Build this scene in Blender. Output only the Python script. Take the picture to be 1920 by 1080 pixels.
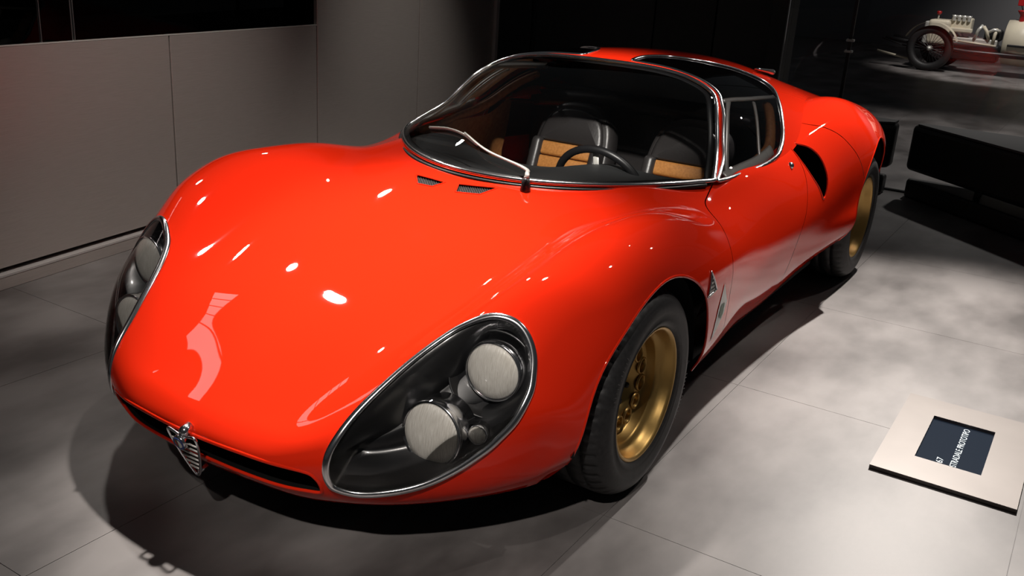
import bpy, bmesh, math, random
import numpy as np
from mathutils import Matrix, Vector

for o in list(bpy.data.objects):
    bpy.data.objects.remove(o, do_unlink=True)
SC = bpy.context.scene
COL = SC.collection
random.seed(7); RNG = np.random.default_rng(7)

# ---------------------------------------------------------------- camera
# world frame: x = towards the car's nose (front axle at 0), y = car's left, z = up, metres
cam_d = bpy.data.cameras.new('camera'); cam_d.sensor_width = 36.0
cam_d.lens = 1789.904/1920*36.0; cam_d.clip_start = .05; cam_d.clip_end = 100
cam_o = bpy.data.objects.new('camera', cam_d); COL.objects.link(cam_o)
_y, _p, _r = math.radians(211.10535), math.radians(-19.42309), math.radians(3.69230)
_fw = np.array([math.cos(_p)*math.cos(_y), math.cos(_p)*math.sin(_y), math.sin(_p)])
_rt = np.array([math.sin(_y), -math.cos(_y), 0]); _up = np.cross(_rt, _fw)
_r2 = math.cos(_r)*_rt + math.sin(_r)*_up; _u2 = -math.sin(_r)*_rt + math.cos(_r)*_up
_C = (2.11686, 1.61820, 1.34188)
cam_o.matrix_world = Matrix([[_r2[i], _u2[i], -_fw[i], _C[i]] for i in range(3)] + [[0, 0, 0, 1]])
SC.camera = cam_o
SC.view_settings.view_transform = 'Standard'; SC.view_settings.look = 'None'
SC.view_settings.gamma = 1; SC.view_settings.use_curve_mapping = False
SC.view_settings.exposure = 0.0

# ---------------------------------------------------------------- world and lamps
W = bpy.data.worlds.new('hall'); SC.world = W; W.use_nodes = True
W.node_tree.nodes['Background'].inputs[0].default_value = (.9, .95, 1, 1)
W.node_tree.nodes['Background'].inputs[1].default_value = .02
def spot(name, loc, aim, power, deg, blend=.4, radius=.06, col=(1, .93, .86)):
    l = bpy.data.lights.new(name, 'SPOT'); l.energy = power; l.spot_size = math.radians(deg)
    l.spot_blend = blend; l.shadow_soft_size = radius; l.color = col
    o = bpy.data.objects.new(name, l); COL.objects.link(o); o.location = loc
    o.rotation_euler = (Vector(aim)-Vector(loc)).to_track_quat('-Z', 'Y').to_euler()
    return o
spot('hood_spot', (-.70, -.48, 3.6), (.24, .10, .5), 1200, 30, 1.0, .075)
spot('side_floor_spot', (-4.3, .95, 4.0), (-1.45, 1.50, 0), 2300, 39, 1.0, .05)
spot('fender_spot', (-1.48, 2.1, 3.6), (-.6, .68, .65), 100, 46, .8, .04)
spot('wall_lamp', (-.45, -1.80, 2.32), (.4, -.1, .4), 65, 70, .8, .05)
spot('wall_lamp', (-1.78, -1.98, 2.25), (-.2, .1, .5), 20, 60, .8, .035)
spot('front_spot', (3.4, 1.5, 3.8), (.52, .45, .38), 480, 18, .9, .05)
spot('front_spot', (2.9, -1.5, 3.8), (.5, -.5, .4), 150, 16, .9, .04)
spot('rear_spot', (-4.4, 1.74, 2.55), (-1.9, .7, .7), 34, 34, .6, .03)
spot('cabin_fill_spot', (1.4, 1.25, 2.9), (-1.2, -.12, .60), 1250, 17, .8, .04)  # added fill to brighten the seats and trim; no such lamp known
spot('wall_wash', (-.2, .35, 4.0), (-.75, -1.95, -.35), 440, 38, 1.0, .1)
spot('wall_wash', (-2.5, -.45, 4.0), (-2.7, -2.2, -.5), 330, 36, 1.0, .1)
spot('chassis_spot', (-12.3, .4, 4.2), (-14, .2, .4), 800, 50, .6, .08)
spot('chassis_wall_spot', (-15.5, 2.6, 4.2), (-18.6, 1.8, .8), 900, 70, .8, .1)
spot('chassis_floor_spot', (-8.0, .8, 4.2), (-6.6, .9, 0), 420, 74, .8, .1)

# ---------------------------------------------------------------- materials
def mat(name, col, rough=.5, metal=0., coat=0., **k):
    m = bpy.data.materials.new(name); m.use_nodes = True
    b = m.node_tree.nodes['Principled BSDF']
    b.inputs['Base Color'].default_value = (*col, 1); b.inputs['Roughness'].default_value = rough
    b.inputs['Metallic'].default_value = metal; b.inputs['Coat Weight'].default_value = coat
    b.inputs['Coat Roughness'].default_value = k.get('cr', .02)
    if 'spec' in k: b.inputs['Specular IOR Level'].default_value = k['spec']
    if 'emit' in k:
        b.inputs['Emission Color'].default_value = (*k['emit'], 1); b.inputs['Emission Strength'].default_value = k.get('es', 1)
    return m
def add_noise(m, scale, amt_col=None, rough=None, bump=None, stretch=(1, 1, 1), detail=4, band=(.3, .7)):
    """object-space noise: mixes base colour between two tones, varies gloss, fine relief"""
    nt = m.node_tree; b = nt.nodes['Principled BSDF']
    tc = nt.nodes.new('ShaderNodeTexCoord'); mp = nt.nodes.new('ShaderNodeMapping')
    mp.inputs['Scale'].default_value = stretch
    nz = nt.nodes.new('ShaderNodeTexNoise'); nz.inputs['Scale'].default_value = scale; nz.inputs['Detail'].default_value = detail
    geo = nt.nodes.new('ShaderNodeNewGeometry')
    nt.links.new(geo.outputs['Position'], mp.inputs['Vector'])
    nt.links.new(mp.outputs[0], nz.inputs['Vector'])
    if amt_col:
        r = nt.nodes.new('ShaderNodeValToRGB')
        r.color_ramp.elements[0].position = band[0]; r.color_ramp.elements[1].position = band[1]
        r.color_ramp.elements[0].color = (*amt_col[0], 1); r.color_ramp.elements[1].color = (*amt_col[1], 1)
        nt.links.new(nz.outputs['Fac'], r.inputs[0]); nt.links.new(r.outputs[0], b.inputs['Base Color'])
    if rough:
        q = nt.nodes.new('ShaderNodeMapRange'); q.inputs[3].default_value = rough[0]; q.inputs[4].default_value = rough[1]
        nt.links.new(nz.outputs['Fac'], q.inputs[0]); nt.links.new(q.outputs[0], b.inputs['Roughness'])
    if bump:
        n2 = nt.nodes.new('ShaderNodeBump'); n2.inputs['Strength'].default_value = bump[0]; n2.inputs['Distance'].default_value = bump[1]
        nt.links.new(nz.outputs['Fac'], n2.inputs['Height']); nt.links.new(n2.outputs[0], b.inputs['Normal'])
    return m
def glass_mat(name, tint, ior=1.45, rough=0.):
    """thin pane: straight-through tinted transmission with a fresnel mirror on top"""
    m = bpy.data.materials.new(name); m.use_nodes = True; nt = m.node_tree; nt.nodes.clear()
    out = nt.nodes.new('ShaderNodeOutputMaterial'); mx = nt.nodes.new('ShaderNodeMixShader')
    tr = nt.nodes.new('ShaderNodeBsdfTransparent'); tr.inputs[0].default_value = (*tint, 1)
    gl = nt.nodes.new('ShaderNodeBsdfGlossy'); gl.inputs['Roughness'].default_value = rough; gl.inputs[0].default_value = (1, 1, 1, 1)
    fr = nt.nodes.new('ShaderNodeFresnel'); fr.inputs[0].default_value = ior
    nt.links.new(fr.outputs[0], mx.inputs[0]); nt.links.new(tr.outputs[0], mx.inputs[1]); nt.links.new(gl.outputs[0], mx.inputs[2])
    nt.links.new(mx.outputs[0], out.inputs[0]); return m
M = {}
M['red'] = mat('red_paint', (.78, .024, .0055), .5, 0, 1.0, spec=0.)
M['red'].node_tree.nodes['Principled BSDF'].inputs['Coat IOR'].default_value = 1.42
M['chrome'] = mat('chrome', (.88, .88, .90), .17, 1)
M['alu'] = mat('satin_aluminium', (.66, .65, .61), .38, .45)
M['gold'] = add_noise(mat('gold_magnesium', (.52, .33, .11), .36, .85), 60, None, (.3, .44))
M['tyre'] = add_noise(mat('tyre_rubber', (.016, .016, .017), .55), 90, ((.012, .012, .013), (.024, .023, .024)), None, (.15, .002))
M['rubber'] = mat('black_rubber', (.008, .008, .009), .4)
M['black'] = mat('matt_black', (.004, .004, .004), .8, spec=.2)
M['gloss_black'] = mat('gloss_black', (.008, .008, .009), .34, 0, .5, spec=.8, cr=.1)
M['leather'] = add_noise(mat('black_leather', (.022, .020, .020), .38), 140, None, None, (.25, .002))
M['tan'] = add_noise(mat('tan_leather', (.36, .15, .035), .48), 120, ((.30, .12, .028), (.42, .18, .045)), None, (.2, .002))
M['brown'] = add_noise(mat('brown_leather', (.34, .14, .045), .5), 60, ((.28, .105, .032), (.40, .17, .055)))
M['dash'] = add_noise(mat('charcoal_dash_vinyl', (.020, .021, .022), .62), 160, None, None, (.2, .001))
M['glass'] = glass_mat('windscreen_glass', (.86, .87, .87), 1.4)
M['smoke'] = glass_mat('roof_glass', (.80, .80, .82), 1.5)
M['cover'] = glass_mat('headlight_cover', (.93, .93, .93), 1.4)
M['pane'] = glass_mat('partition_glass', (.86, .87, .88), 1.3, .02)
M['darkglass'] = glass_mat('dark_glass', (.10, .10, .10), 1.35)
M['lens'] = add_noise(mat('lens_glass', (.80, .77, .70), .25, .0, .8), 40, ((.74, .70, .63), (.98, .95, .88)), None, (.5, .004), (1, 12, 1))
M['white'] = mat('white_enamel', (.80, .78, .74), .35)
M['green'] = mat('green_enamel', (.01, .09, .03), .4)
M['blue'] = mat('blue_enamel', (.03, .06, .25), .3)
M['floor'] = add_noise(mat('grey_porcelain_floor', (.16, .15, .145), .42), 1.6, ((.080, .072, .070), (.235, .217, .212)), (.34, .52), None, (1, 1.7, 1), 9, (.36, .64))
M['grout'] = mat('grout', (.12, .113, .11), .6)
M['steel'] = add_noise(mat('brushed_steel_panel', (.5, .48, .46), .38, .6), 14, ((.50, .455, .425), (.57, .52, .49)), (.34, .42), None, (1, 1, 40))
M['panel_light'] = mat('lit_panel', (.9, .85, .82), .5, emit=(1, .88, .84), es=3.8)
M['wire'] = mat('vent_wire', (.22, .21, .21), .35, .7)
M['ledge'] = mat('pale_ledge', (.40, .37, .36), .5)
M['darkwall'] = mat('charcoal_wall', (.012, .012, .012), .6)
M['darkwall2'] = mat('black_wall', (.004, .004, .004), .6)
M['greywall'] = mat('grey_back_wall', (.17, .17, .18), .55)
M['bench'] = mat('black_bench_laminate', (.010, .010, .010), .45)
M['benchtop'] = mat('charcoal_bench_top', (.045, .045, .046), .6)
M['plaque'] = add_noise(mat('taupe_plaque', (.25, .22, .20), .42, .3), 3, ((.155, .138, .128), (.195, .175, .163)))
M['screen'] = mat('dark_screen', (.012, .016, .024), .12, 0, .3, emit=(.03, .045, .07), es=.35)
M['print'] = mat('pale_print', (.62, .70, .74), .6, emit=(.5, .6, .65), es=.25)
M['cream'] = add_noise(mat('cream_paint', (.62, .56, .44), .4), 6, ((.55, .50, .40), (.66, .60, .47)))
M['iron'] = mat('dark_iron', (.03, .03, .032), .4, .6)
M['redknob'] = mat('red_enamel', (.35, .01, .012), .35)

# ---------------------------------------------------------------- mesh helpers
def link(name, me, m, parent=None, loc=None):
    if m is not None and not me.materials: me.materials.append(m)
    o = bpy.data.objects.new(name, me); COL.objects.link(o)
    if parent is not None: o.parent = parent
    if loc is not None: o.location = loc
    return o
def mesh(name, v, f, m, parent=None, smooth=True, nrm=None, loc=None):
    me = bpy.data.meshes.new(name)
    me.from_pydata(np.asarray(v, float).tolist(), [], [list(map(int, q)) for q in f]); me.update()
    if smooth: me.polygons.foreach_set('use_smooth', [True]*len(me.polygons))
    if nrm is not None: me.normals_split_custom_set_from_vertices(np.asarray(nrm, float).tolist())
    return link(name, me, m, parent, loc)
def from_bm(name, bm, m, parent=None, smooth=False, loc=None):
    me = bpy.data.meshes.new(name); bm.to_mesh(me); bm.free()
    if smooth: me.polygons.foreach_set('use_smooth', [True]*len(me.polygons))
    return link(name, me, m, parent, loc)
def box_bm(lo, hi, bev=0., seg=2, bm=None):
    bm = bm or bmesh.new()
    c = [(a+b)/2 for a, b in zip(lo, hi)]; s = [abs(b-a) for a, b in zip(lo, hi)]
    r = bmesh.ops.create_cube(bm, size=1, matrix=Matrix.Translation(c) @ Matrix.Diagonal((*s, 1)))
    if bev:
        es = list({e for v in r['verts'] for e in v.link_edges})
        bmesh.ops.bevel(bm, geom=es, offset=bev, segments=seg, affect='EDGES', profile=.5)
    return bm
def box(name, lo, hi, m, parent=None, bev=0., seg=2, smooth=False):
    return from_bm(name, box_bm(lo, hi, bev, seg), m, parent, smooth)
def empty(name, loc=(0, 0, 0), rz=0):
    o = bpy.data.objects.new(name, None); COL.objects.link(o); o.location = loc; o.rotation_euler = (0, 0, rz); o.empty_display_size = .1
    return o
def tag(o, label=None, cat=None, group=None, kind=None):
    for k, v in (('label', label), ('category', cat), ('group', group), ('kind', kind)):
        if v: o[k] = v
    return o
def sweep(name, P, N, w, h, m, parent=None, closed=False, seg=10, lift=0.):
    """moulding along points P with 'up' vectors N; elliptical section w wide, h tall"""
    P = np.asarray(P, float); N = np.asarray(N, float); n = len(P)
    if closed: T = np.roll(P, -1, 0)-np.roll(P, 1, 0)
    else: T = np.gradient(P, axis=0)
    T /= np.maximum(np.linalg.norm(T, axis=1, keepdims=True), 1e-9)
    B = np.cross(T, N); B /= np.maximum(np.linalg.norm(B, axis=1, keepdims=True), 1e-9); N = np.cross(B, T)
    a = np.linspace(0, 2*math.pi, seg, endpoint=False)
    w = np.broadcast_to(np.asarray(w, float), (n,)); h = np.broadcast_to(np.asarray(h, float), (n,))
    V = (P+N*lift)[:, None]+B[:, None]*(np.cos(a)[None, :, None]*w[:, None, None]/2)+N[:, None]*(np.sin(a)[None, :, None]*h[:, None, None]/2)
    F = []; k = n if closed else n-1
    for i in range(k):
        j = (i+1) % n
        for q in range(seg):
            r = (q+1) % seg; F.append((i*seg+q, i*seg+r, j*seg+r, j*seg+q))
    if not closed:
        F.append(tuple(range(seg))[::-1]); F.append(tuple((n-1)*seg+q for q in range(seg)))
    return mesh(name, V.reshape(-1, 3), F, m, parent)
def rod(name, P, r, m, parent=None, seg=10, closed=False):
    P = np.asarray(P, float)
    d = P[-1]-P[0] if not closed else np.cross(P[1]-P[0], P[len(P)//3]-P[0])
    ref = np.array([0, 0, 1.]) if abs(d[2]) < .8*np.linalg.norm(d) or closed else np.array([1., 0, 0])
    if closed: ref = d/np.linalg.norm(d)
    return sweep(name, P, np.tile(ref, (len(P), 1)), np.asarray(r)*2., np.asarray(r)*2., m, parent, closed, seg)
def lathe(name, prof, m, parent=None, seg=64, axis='y', closed=False, mod=None, loc=None):
    """revolve (radius, axial) profile"""
    prof = np.asarray(prof, float); n = len(prof); a = np.linspace(0, 2*math.pi, seg, endpoint=False)
    R = np.tile(prof[:, 0], (seg, 1)); Y = np.tile(prof[:, 1], (seg, 1))
    if mod is not None: R = R+mod(a, prof)
    c, s = np.cos(a)[:, None], np.sin(a)[:, None]
    V = np.stack({'y': [R*c, Y, R*s], 'x': [Y, R*c, R*s], 'z': [R*c, R*s, Y]}[axis], -1).reshape(-1, 3)
    F = []
    for i in range(seg):
        j = (i+1) % seg
        for q in range(n if closed else n-1):
            t = (q+1) % n; F.append((i*n+q, j*n+q, j*n+t, i*n+t))
    o = mesh(name, V, F, m, parent, loc=loc)
    b = bmesh.new(); b.from_mesh(o.data); bmesh.ops.remove_doubles(b, verts=b.verts, dist=1e-6)
    bmesh.ops.recalc_face_normals(b, faces=b.faces); b.to_mesh(o.data); b.free()
    return o
def cr_closed(P, n):
    P = np.asarray(P, float); k = len(P)
    t = np.linspace(0, k, n, endpoint=False); i = t.astype(int); f = (t-i)[:, None]
    a, b, c, d = P[(i-1) % k], P[i % k], P[(i+1) % k], P[(i+2) % k]
    return .5*(2*b+(c-a)*f+(2*a-5*b+4*c-d)*f**2+(3*b-a-3*c+d)*f**3)
def cr_open(P, n):
    P = np.asarray(P, float); k = len(P); Q = np.concatenate([[2*P[0]-P[1]], P, [2*P[-1]-P[-2]]])
    t = np.linspace(0, k-1, n); i = np.minimum(t.astype(int), k-2); f = (t-i)[:, None]
    a, b, c, d = Q[i], Q[i+1], Q[i+2], Q[i+3]
    return .5*(2*b+(c-a)*f+(2*a-5*b+4*c-d)*f**2+(3*b-a-3*c+d)*f**3)
def in_poly(q, P):
    x, y = q[:, 0], q[:, 1]; r = np.zeros(len(q), bool); X, Y = P[:, 0], P[:, 1]
    for i in range(len(P)):
        j = i-1
        if Y[i] == Y[j]: continue
        r ^= ((Y[i] > y) != (Y[j] > y)) & (x < (X[j]-X[i])*(y-Y[i])/(Y[j]-Y[i])+X[i])
    return r
def dist_line(p, L, closed=True):
    d = np.full(len(p), 9.); n = len(L)
    for i in range(n if closed else n-1):
        a, b = L[i], L[(i+1) % n]; ab = b-a; t = np.clip(((p-a)@ab)/max(ab@ab, 1e-12), 0, 1)
        d = np.minimum(d, np.linalg.norm(p-a-t[:, None]*ab, axis=1))
    return d
def clip(q, t, f):
    """cut a triangle mesh given by parameters q along f = 0, keeping f < 0"""
    ins = f < 0; c = ins[t].sum(1)
    out = [t[c == 3]]; edges = []; base = len(q)
    def run(sel, one_in):
        tt = t[sel]
        if not len(tt): return tt
        k = np.argmax(ins[tt] == one_in, 1); r = np.arange(len(tt))
        return np.stack([tt[r, k], tt[r, (k+1) % 3], tt[r, (k+2) % 3]], 1)
    A = run(c == 1, True); Bq = run(c == 2, False)
    E = np.concatenate([A[:, [0, 1]], A[:, [0, 2]], Bq[:, [0, 1]], Bq[:, [0, 2]]])
    if len(E):
        S = np.sort(E, 1); u, inv = np.unique(S, axis=0, return_inverse=True); inv = inv.ravel()
        fa, fb = f[u[:, 0]], f[u[:, 1]]; w = (fa/(fa-fb))[:, None]
        q = np.concatenate([q, q[u[:, 0]]*(1-w)+q[u[:, 1]]*w])
        na, nb = len(A), len(Bq); ids = base+inv
        a1, a2 = ids[:na], ids[na:2*na]; b1, b2 = ids[2*na:2*na+nb], ids[2*na+nb:]
        out += [np.stack([A[:, 0], a1, a2], 1), np.stack([b1, Bq[:, 1], Bq[:, 2]], 1), np.stack([b1, Bq[:, 2], b2], 1)]
    t = np.concatenate(out)
    use, t = np.unique(t, return_inverse=True)
    return q[use], t.reshape(-1, 3)
# ---------------------------------------------------------------- surface maths
def spl_basis(kn):
    """natural cubic spline through knots kn: returns W(t) -> weights on the knot values"""
    kn = np.asarray(kn, float); n = len(kn); h = np.diff(kn)
    A = np.eye(n); B = np.zeros((n, n))
    for i in range(1, n-1):
        A[i, i-1] = h[i-1]/6; A[i, i] = (h[i-1]+h[i])/3; A[i, i+1] = h[i]/6
        B[i, i-1] = 1/h[i-1]; B[i, i] = -1/h[i-1]-1/h[i]; B[i, i+1] = 1/h[i]
    M = np.linalg.solve(A, B)
    def W(t, d=0):
        t = np.clip(np.atleast_1d(np.asarray(t, float)), kn[0], kn[-1])
        i = np.clip(np.searchsorted(kn, t, side='right')-1, 0, n-2)
        hh = h[i]; a = (kn[i+1]-t)/hh; b = 1-a
        r = np.arange(len(t)); w = np.zeros((len(t), n))
        if d == 0:
            w[r, i] += a; w[r, i+1] += b
            return w + ((a**3-a)*hh**2/6)[:, None]*M[i] + ((b**3-b)*hh**2/6)[:, None]*M[i+1]
        w[r, i] -= 1/hh; w[r, i+1] += 1/hh
        return w + (-(3*a*a-1)*hh/6)[:, None]*M[i] + ((3*b*b-1)*hh/6)[:, None]*M[i+1]
    return W

class Surf:
    """smooth symmetric surface through a grid of points (rows along the car, columns centre -> left side)"""
    def __init__(s, G, uk, vk):
        G = np.asarray(G, float)
        m = G[:, :0:-1, :]*[1, -1, 1]
        s.P = np.concatenate([m, G], 1)
        vk = np.asarray(vk, float)
        s.uk = np.asarray(uk, float); s.vk = np.concatenate([-vk[:0:-1], vk])
        s.Wu = spl_basis(s.uk); s.Wv = spl_basis(s.vk)
    def pos(s, uv):
        uv = np.asarray(uv, float).reshape(-1, 2)
        return np.einsum('ni,ijk,nj->nk', s.Wu(uv[:, 0]), s.P, s.Wv(uv[:, 1]), optimize=True)
    def ders(s, uv):
        uv = np.asarray(uv, float).reshape(-1, 2)
        a, b = s.Wu(uv[:, 0]), s.Wv(uv[:, 1])
        return (np.einsum('ni,ijk,nj->nk', s.Wu(uv[:, 0], 1), s.P, b, optimize=True),
                np.einsum('ni,ijk,nj->nk', a, s.P, s.Wv(uv[:, 1], 1), optimize=True))
    def nrm(s, uv):
        du, dv = s.ders(uv); n = np.cross(dv, du)
        return n/np.maximum(np.linalg.norm(n, axis=1, keepdims=True), 1e-9)
    def grid(s, step):
        us = np.unique(np.concatenate([np.linspace(a, b, max(2, int(round((b-a)/step))+1)) for a, b in zip(s.uk[:-1], s.uk[1:])]))
        vs = np.unique(np.concatenate([np.linspace(a, b, max(2, int(round((b-a)/step))+1)) for a, b in zip(s.vk[:-1], s.vk[1:])]))
        U, V = np.meshgrid(us, vs, indexing='ij'); uv = np.stack([U.ravel(), V.ravel()], 1)
        n, m = U.shape; i = np.arange(n*m).reshape(n, m)
        a, b, c, d = i[:-1, :-1].ravel(), i[1:, :-1].ravel(), i[1:, 1:].ravel(), i[:-1, 1:].ravel()
        return uv, np.concatenate([np.stack([a, c, b], 1), np.stack([a, d, c], 1)])

def cum(steps):
    return np.concatenate([[0], np.cumsum(steps)])

BODY = np.array([
 # c0 centre        c1               c2 crease         c3                 c4 crown          c5 shoulder        c6 widest          c7                 c8 sill            c9 under
 [(.74,0,.125),(.725,.20,.125),(.68,.33,.125),(.63,.42,.13),(.57,.50,.135),(.50,.57,.14),(.44,.62,.145),(.40,.65,.15),(.365,.67,.155),(.34,.65,.14)],
 [(.800,0,.180),(.787,.19,.178),(.746,.343,.180),(.697,.450,.19),(.620,.540,.20),(.542,.611,.21),(.475,.66,.215),(.42,.69,.21),(.36,.705,.195),(.33,.68,.155)],
 [(.833,0,.262),(.82,.19,.258),(.773,.347,.265),(.714,.455,.29),(.634,.550,.32),(.550,.630,.335),(.475,.69,.33),(.405,.72,.28),(.335,.725,.21),(.30,.69,.16)],
 [(0.8155,0.0000,0.2865),(0.8015,0.1900,0.2855),(0.7668,0.3462,0.2971),(0.7045,0.4553,0.3301),(0.6245,0.5522,0.3645),(0.5400,0.6359,0.3776),(0.4633,0.6987,0.3660),(0.3912,0.7307,0.3017),(0.3213,0.7313,0.2135),(0.2851,0.6927,0.1613)],
 [(.76,0,.3195),(.745,.19,.3205),(.70,.345,.365),(.635,.46,.42),(.555,.56,.455),(.475,.65,.455),(.40,.715,.42),(.335,.755,.335),(.275,.745,.22),(.24,.70,.165)],
 [(.58,0,.405),(.57,.20,.412),(.535,.38,.457),(.475,.485,.530),(.40,.575,.585),(.33,.668,.585),(.27,.75,.51),(.22,.78,.375),(.18,.76,.225),(.16,.71,.17)],
 [(.38,0,.488),(.375,.20,.495),(.35,.413,.520),(.31,.51,.597),(.26,.60,.652),(.21,.70,.64),(.17,.777,.545),(.14,.793,.39),(.12,.77,.23),(.11,.72,.17)],
 [(.15,0,.562),(.15,.21,.568),(.14,.435,.582),(.12,.525,.645),(.10,.615,.690),(.08,.715,.672),(.06,.785,.57),(.05,.797,.40),(.04,.775,.23),(.03,.72,.17)],
 [(-.08,0,.618),(-.08,.22,.623),(-.08,.457,.633),(-.08,.54,.672),(-.08,.62,.698),(-.08,.715,.675),(-.08,.787,.57),(-.08,.797,.40),(-.08,.775,.23),(-.08,.72,.17)],
 [(-.30,0,.669),(-.30,.23,.667),(-.30,.505,.654),(-.30,.57,.672),(-.30,.635,.682),(-.30,.715,.658),(-.30,.785,.56),(-.30,.792,.40),(-.30,.765,.23),(-.30,.71,.16)],
 [(-.55,0,.69),(-.55,.25,.69),(-.55,.50,.687),(-.55,.59,.655),(-.55,.655,.638),(-.55,.72,.61),(-.55,.772,.53),(-.55,.775,.39),(-.55,.745,.22),(-.55,.69,.15)],
 [(-.85,0,.69),(-.85,.28,.69),(-.85,.54,.695),(-.85,.63,.698),(-.85,.675,.665),(-.85,.718,.60),(-.85,.748,.51),(-.85,.755,.38),(-.85,.715,.21),(-.85,.66,.14)],
 [(-1.2,0,.68),(-1.2,.30,.68),(-1.2,.55,.70),(-1.2,.635,.712),(-1.2,.685,.68),(-1.2,.725,.61),(-1.2,.75,.51),(-1.2,.755,.38),(-1.2,.715,.21),(-1.2,.66,.14)],
 [(-1.55,0,.70),(-1.55,.30,.71),(-1.55,.52,.76),(-1.55,.61,.765),(-1.55,.68,.72),(-1.55,.735,.63),(-1.55,.765,.52),(-1.55,.768,.40),(-1.55,.735,.25),(-1.55,.67,.165)],
 [(-1.85,0,.72),(-1.85,.30,.74),(-1.85,.50,.81),(-1.85,.60,.822),(-1.85,.685,.79),(-1.85,.75,.705),(-1.85,.785,.57),(-1.85,.792,.42),(-1.85,.772,.285),(-1.85,.69,.19)],
 [(-2.1,0,.74),(-2.1,.30,.76),(-2.1,.48,.815),(-2.1,.58,.835),(-2.1,.675,.815),(-2.1,.755,.735),(-2.1,.80,.60),(-2.1,.81,.43),(-2.1,.80,.30),(-2.1,.72,.21)],
 [(-2.35,0,.75),(-2.35,.30,.755),(-2.35,.46,.79),(-2.35,.57,.805),(-2.35,.66,.785),(-2.35,.745,.71),(-2.35,.795,.60),(-2.35,.80,.43),(-2.35,.785,.29),(-2.35,.71,.2)],
 [(-2.65,0,.73),(-2.65,.29,.735),(-2.65,.44,.75),(-2.65,.55,.755),(-2.65,.64,.735),(-2.65,.715,.67),(-2.65,.755,.57),(-2.65,.745,.42),(-2.65,.715,.29),(-2.65,.65,.22)],
 [(-2.95,0,.70),(-2.95,.28,.70),(-2.95,.42,.705),(-2.95,.52,.70),(-2.95,.60,.675),(-2.95,.665,.61),(-2.95,.69,.53),(-2.95,.68,.42),(-2.95,.65,.31),(-2.95,.59,.26)],
 [(-3.08,0,.685),(-3.08,.28,.685),(-3.08,.41,.685),(-3.08,.50,.68),(-3.08,.57,.65),(-3.08,.62,.60),(-3.08,.645,.53),(-3.08,.635,.43),(-3.08,.61,.34),(-3.08,.55,.30)],
])
body = Surf(BODY, cum([.09,.08,.035,.105,.19,.2,.19,.2,.22,.25,.3,.35,.35,.3,.25,.25,.3,.3,.13]), cum([.22,.24,.11,.1,.1,.12,.16,.17,.09]))
def wsb(y):   # windscreen base curve
    y = np.asarray(y, float)
    return np.stack([-.303-.874*y**2-.68*y**4-.403*y**8, y, .678+.050*y**2], -1)
CAN = np.array([
 [tuple(wsb(q)) for q in (0,.2,.36,.46,.54,.61)],
 [(-.50,0,.765),(-.53,.19,.762),(-.60,.345,.757),(-.67,.45,.757),(-.745,.54,.745),(-.80,.636,.690)],
 [(-.75,0,.870),(-.765,.18,.864),(-.80,.33,.846),(-.85,.445,.82),(-.895,.548,.778),(-.94,.650,.686)],
 [(-1.072,0,.979),(-1.066,.17,.974),(-1.05,.31,.960),(-1.04,.44,.922),(-1.06,.565,.83),(-1.09,.662,.688)],
 [(-1.35,0,1.003),(-1.35,.17,.997),(-1.35,.31,.980),(-1.35,.445,.935),(-1.35,.57,.845),(-1.35,.664,.705)],
 [(-1.65,0,.995),(-1.65,.17,.986),(-1.65,.30,.962),(-1.65,.43,.915),(-1.65,.55,.845),(-1.65,.635,.76)],
 [(-2.0,0,.955),(-2.0,.17,.945),(-2.0,.30,.915),(-2.0,.41,.875),(-2.0,.50,.838),(-2.0,.58,.79)],
 [(-2.4,0,.88),(-2.4,.16,.87),(-2.4,.28,.845),(-2.4,.38,.82),(-2.4,.46,.79),(-2.4,.53,.76)],
 [(-2.8,0,.79),(-2.8,.16,.785),(-2.8,.28,.77),(-2.8,.38,.75),(-2.8,.46,.735),(-2.8,.53,.71)],
 [(-3.05,0,.73),(-3.05,.16,.727),(-3.05,.28,.72),(-3.05,.38,.71),(-3.05,.46,.70),(-3.05,.53,.68)],
])
can = Surf(CAN, cum([.2,.26,.3,.28,.3,.36,.42,.42,.26]), cum([.18,.16,.14,.13,.12]))
# ================================================================ THE HALL
fl = tag(box('floor', (-21, -7, -.06), (4.2, 5.6, -.002), M['grout']), kind='structure')
me = None
for i in range(-20, 5):
    for j in range(-5, 6):
        x0, y0 = -.83+1.0*i, -.14+.9*j
        if x0 < -20.5 or x0 > 3.2 or (x0 < -5 and (y0 < -3.2 or y0 > 3)): continue
        if me is None:
            b = box_bm((.0008, .0008, -.012), (.9992, .8992, 0)); o = from_bm('floor_tile', b, M['floor'], fl); me = o.data
        else: o = link('floor_tile', me, None, fl)
        o.location = (x0, y0, 0)
# left wall: direction of travel d, outward normal towards the hall n
_a = math.radians(187.5); wd = np.array([math.cos(_a), math.sin(_a), 0]); wn = np.array([wd[1], -wd[0], 0]); wn = -wn if wn[1] < 0 else wn
WP = np.array([-.15, -1.87, 0])
Mw = Matrix([[wd[0], wn[0], 0, WP[0]], [wd[1], wn[1], 0, WP[1]], [0, 0, 1, 0], [0, 0, 0, 1]])   # local: s along, out, up
wl = box('wall_left', (-3.2, -.16, 0), (3.93, -.03, .89), M['darkwall']); wl.matrix_world = Mw; tag(wl, kind='structure')
for s0_, s1_, zt in ((-2.67, -1.58, .90), (-1.58, -.49, .90), (-.49, .60, .90), (.60, 1.69, .90), (1.69, 2.79, 1.7), (2.79, 3.88, 1.7)):
    if s0_ < .5 and False: continue
    box('wall_panel', (s0_+.004, -.03, .078), (s1_-.004, 0, zt), M['steel'], wl, .002, 1)
box('wall_plinth', (-3.2, -.03, 0), (3.9, .020, .050), M['steel'], wl, .002, 1)
box('wall_ledge', (-3.2, -.03, .050), (3.9, .022, .058), M['ledge'], wl)
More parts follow.
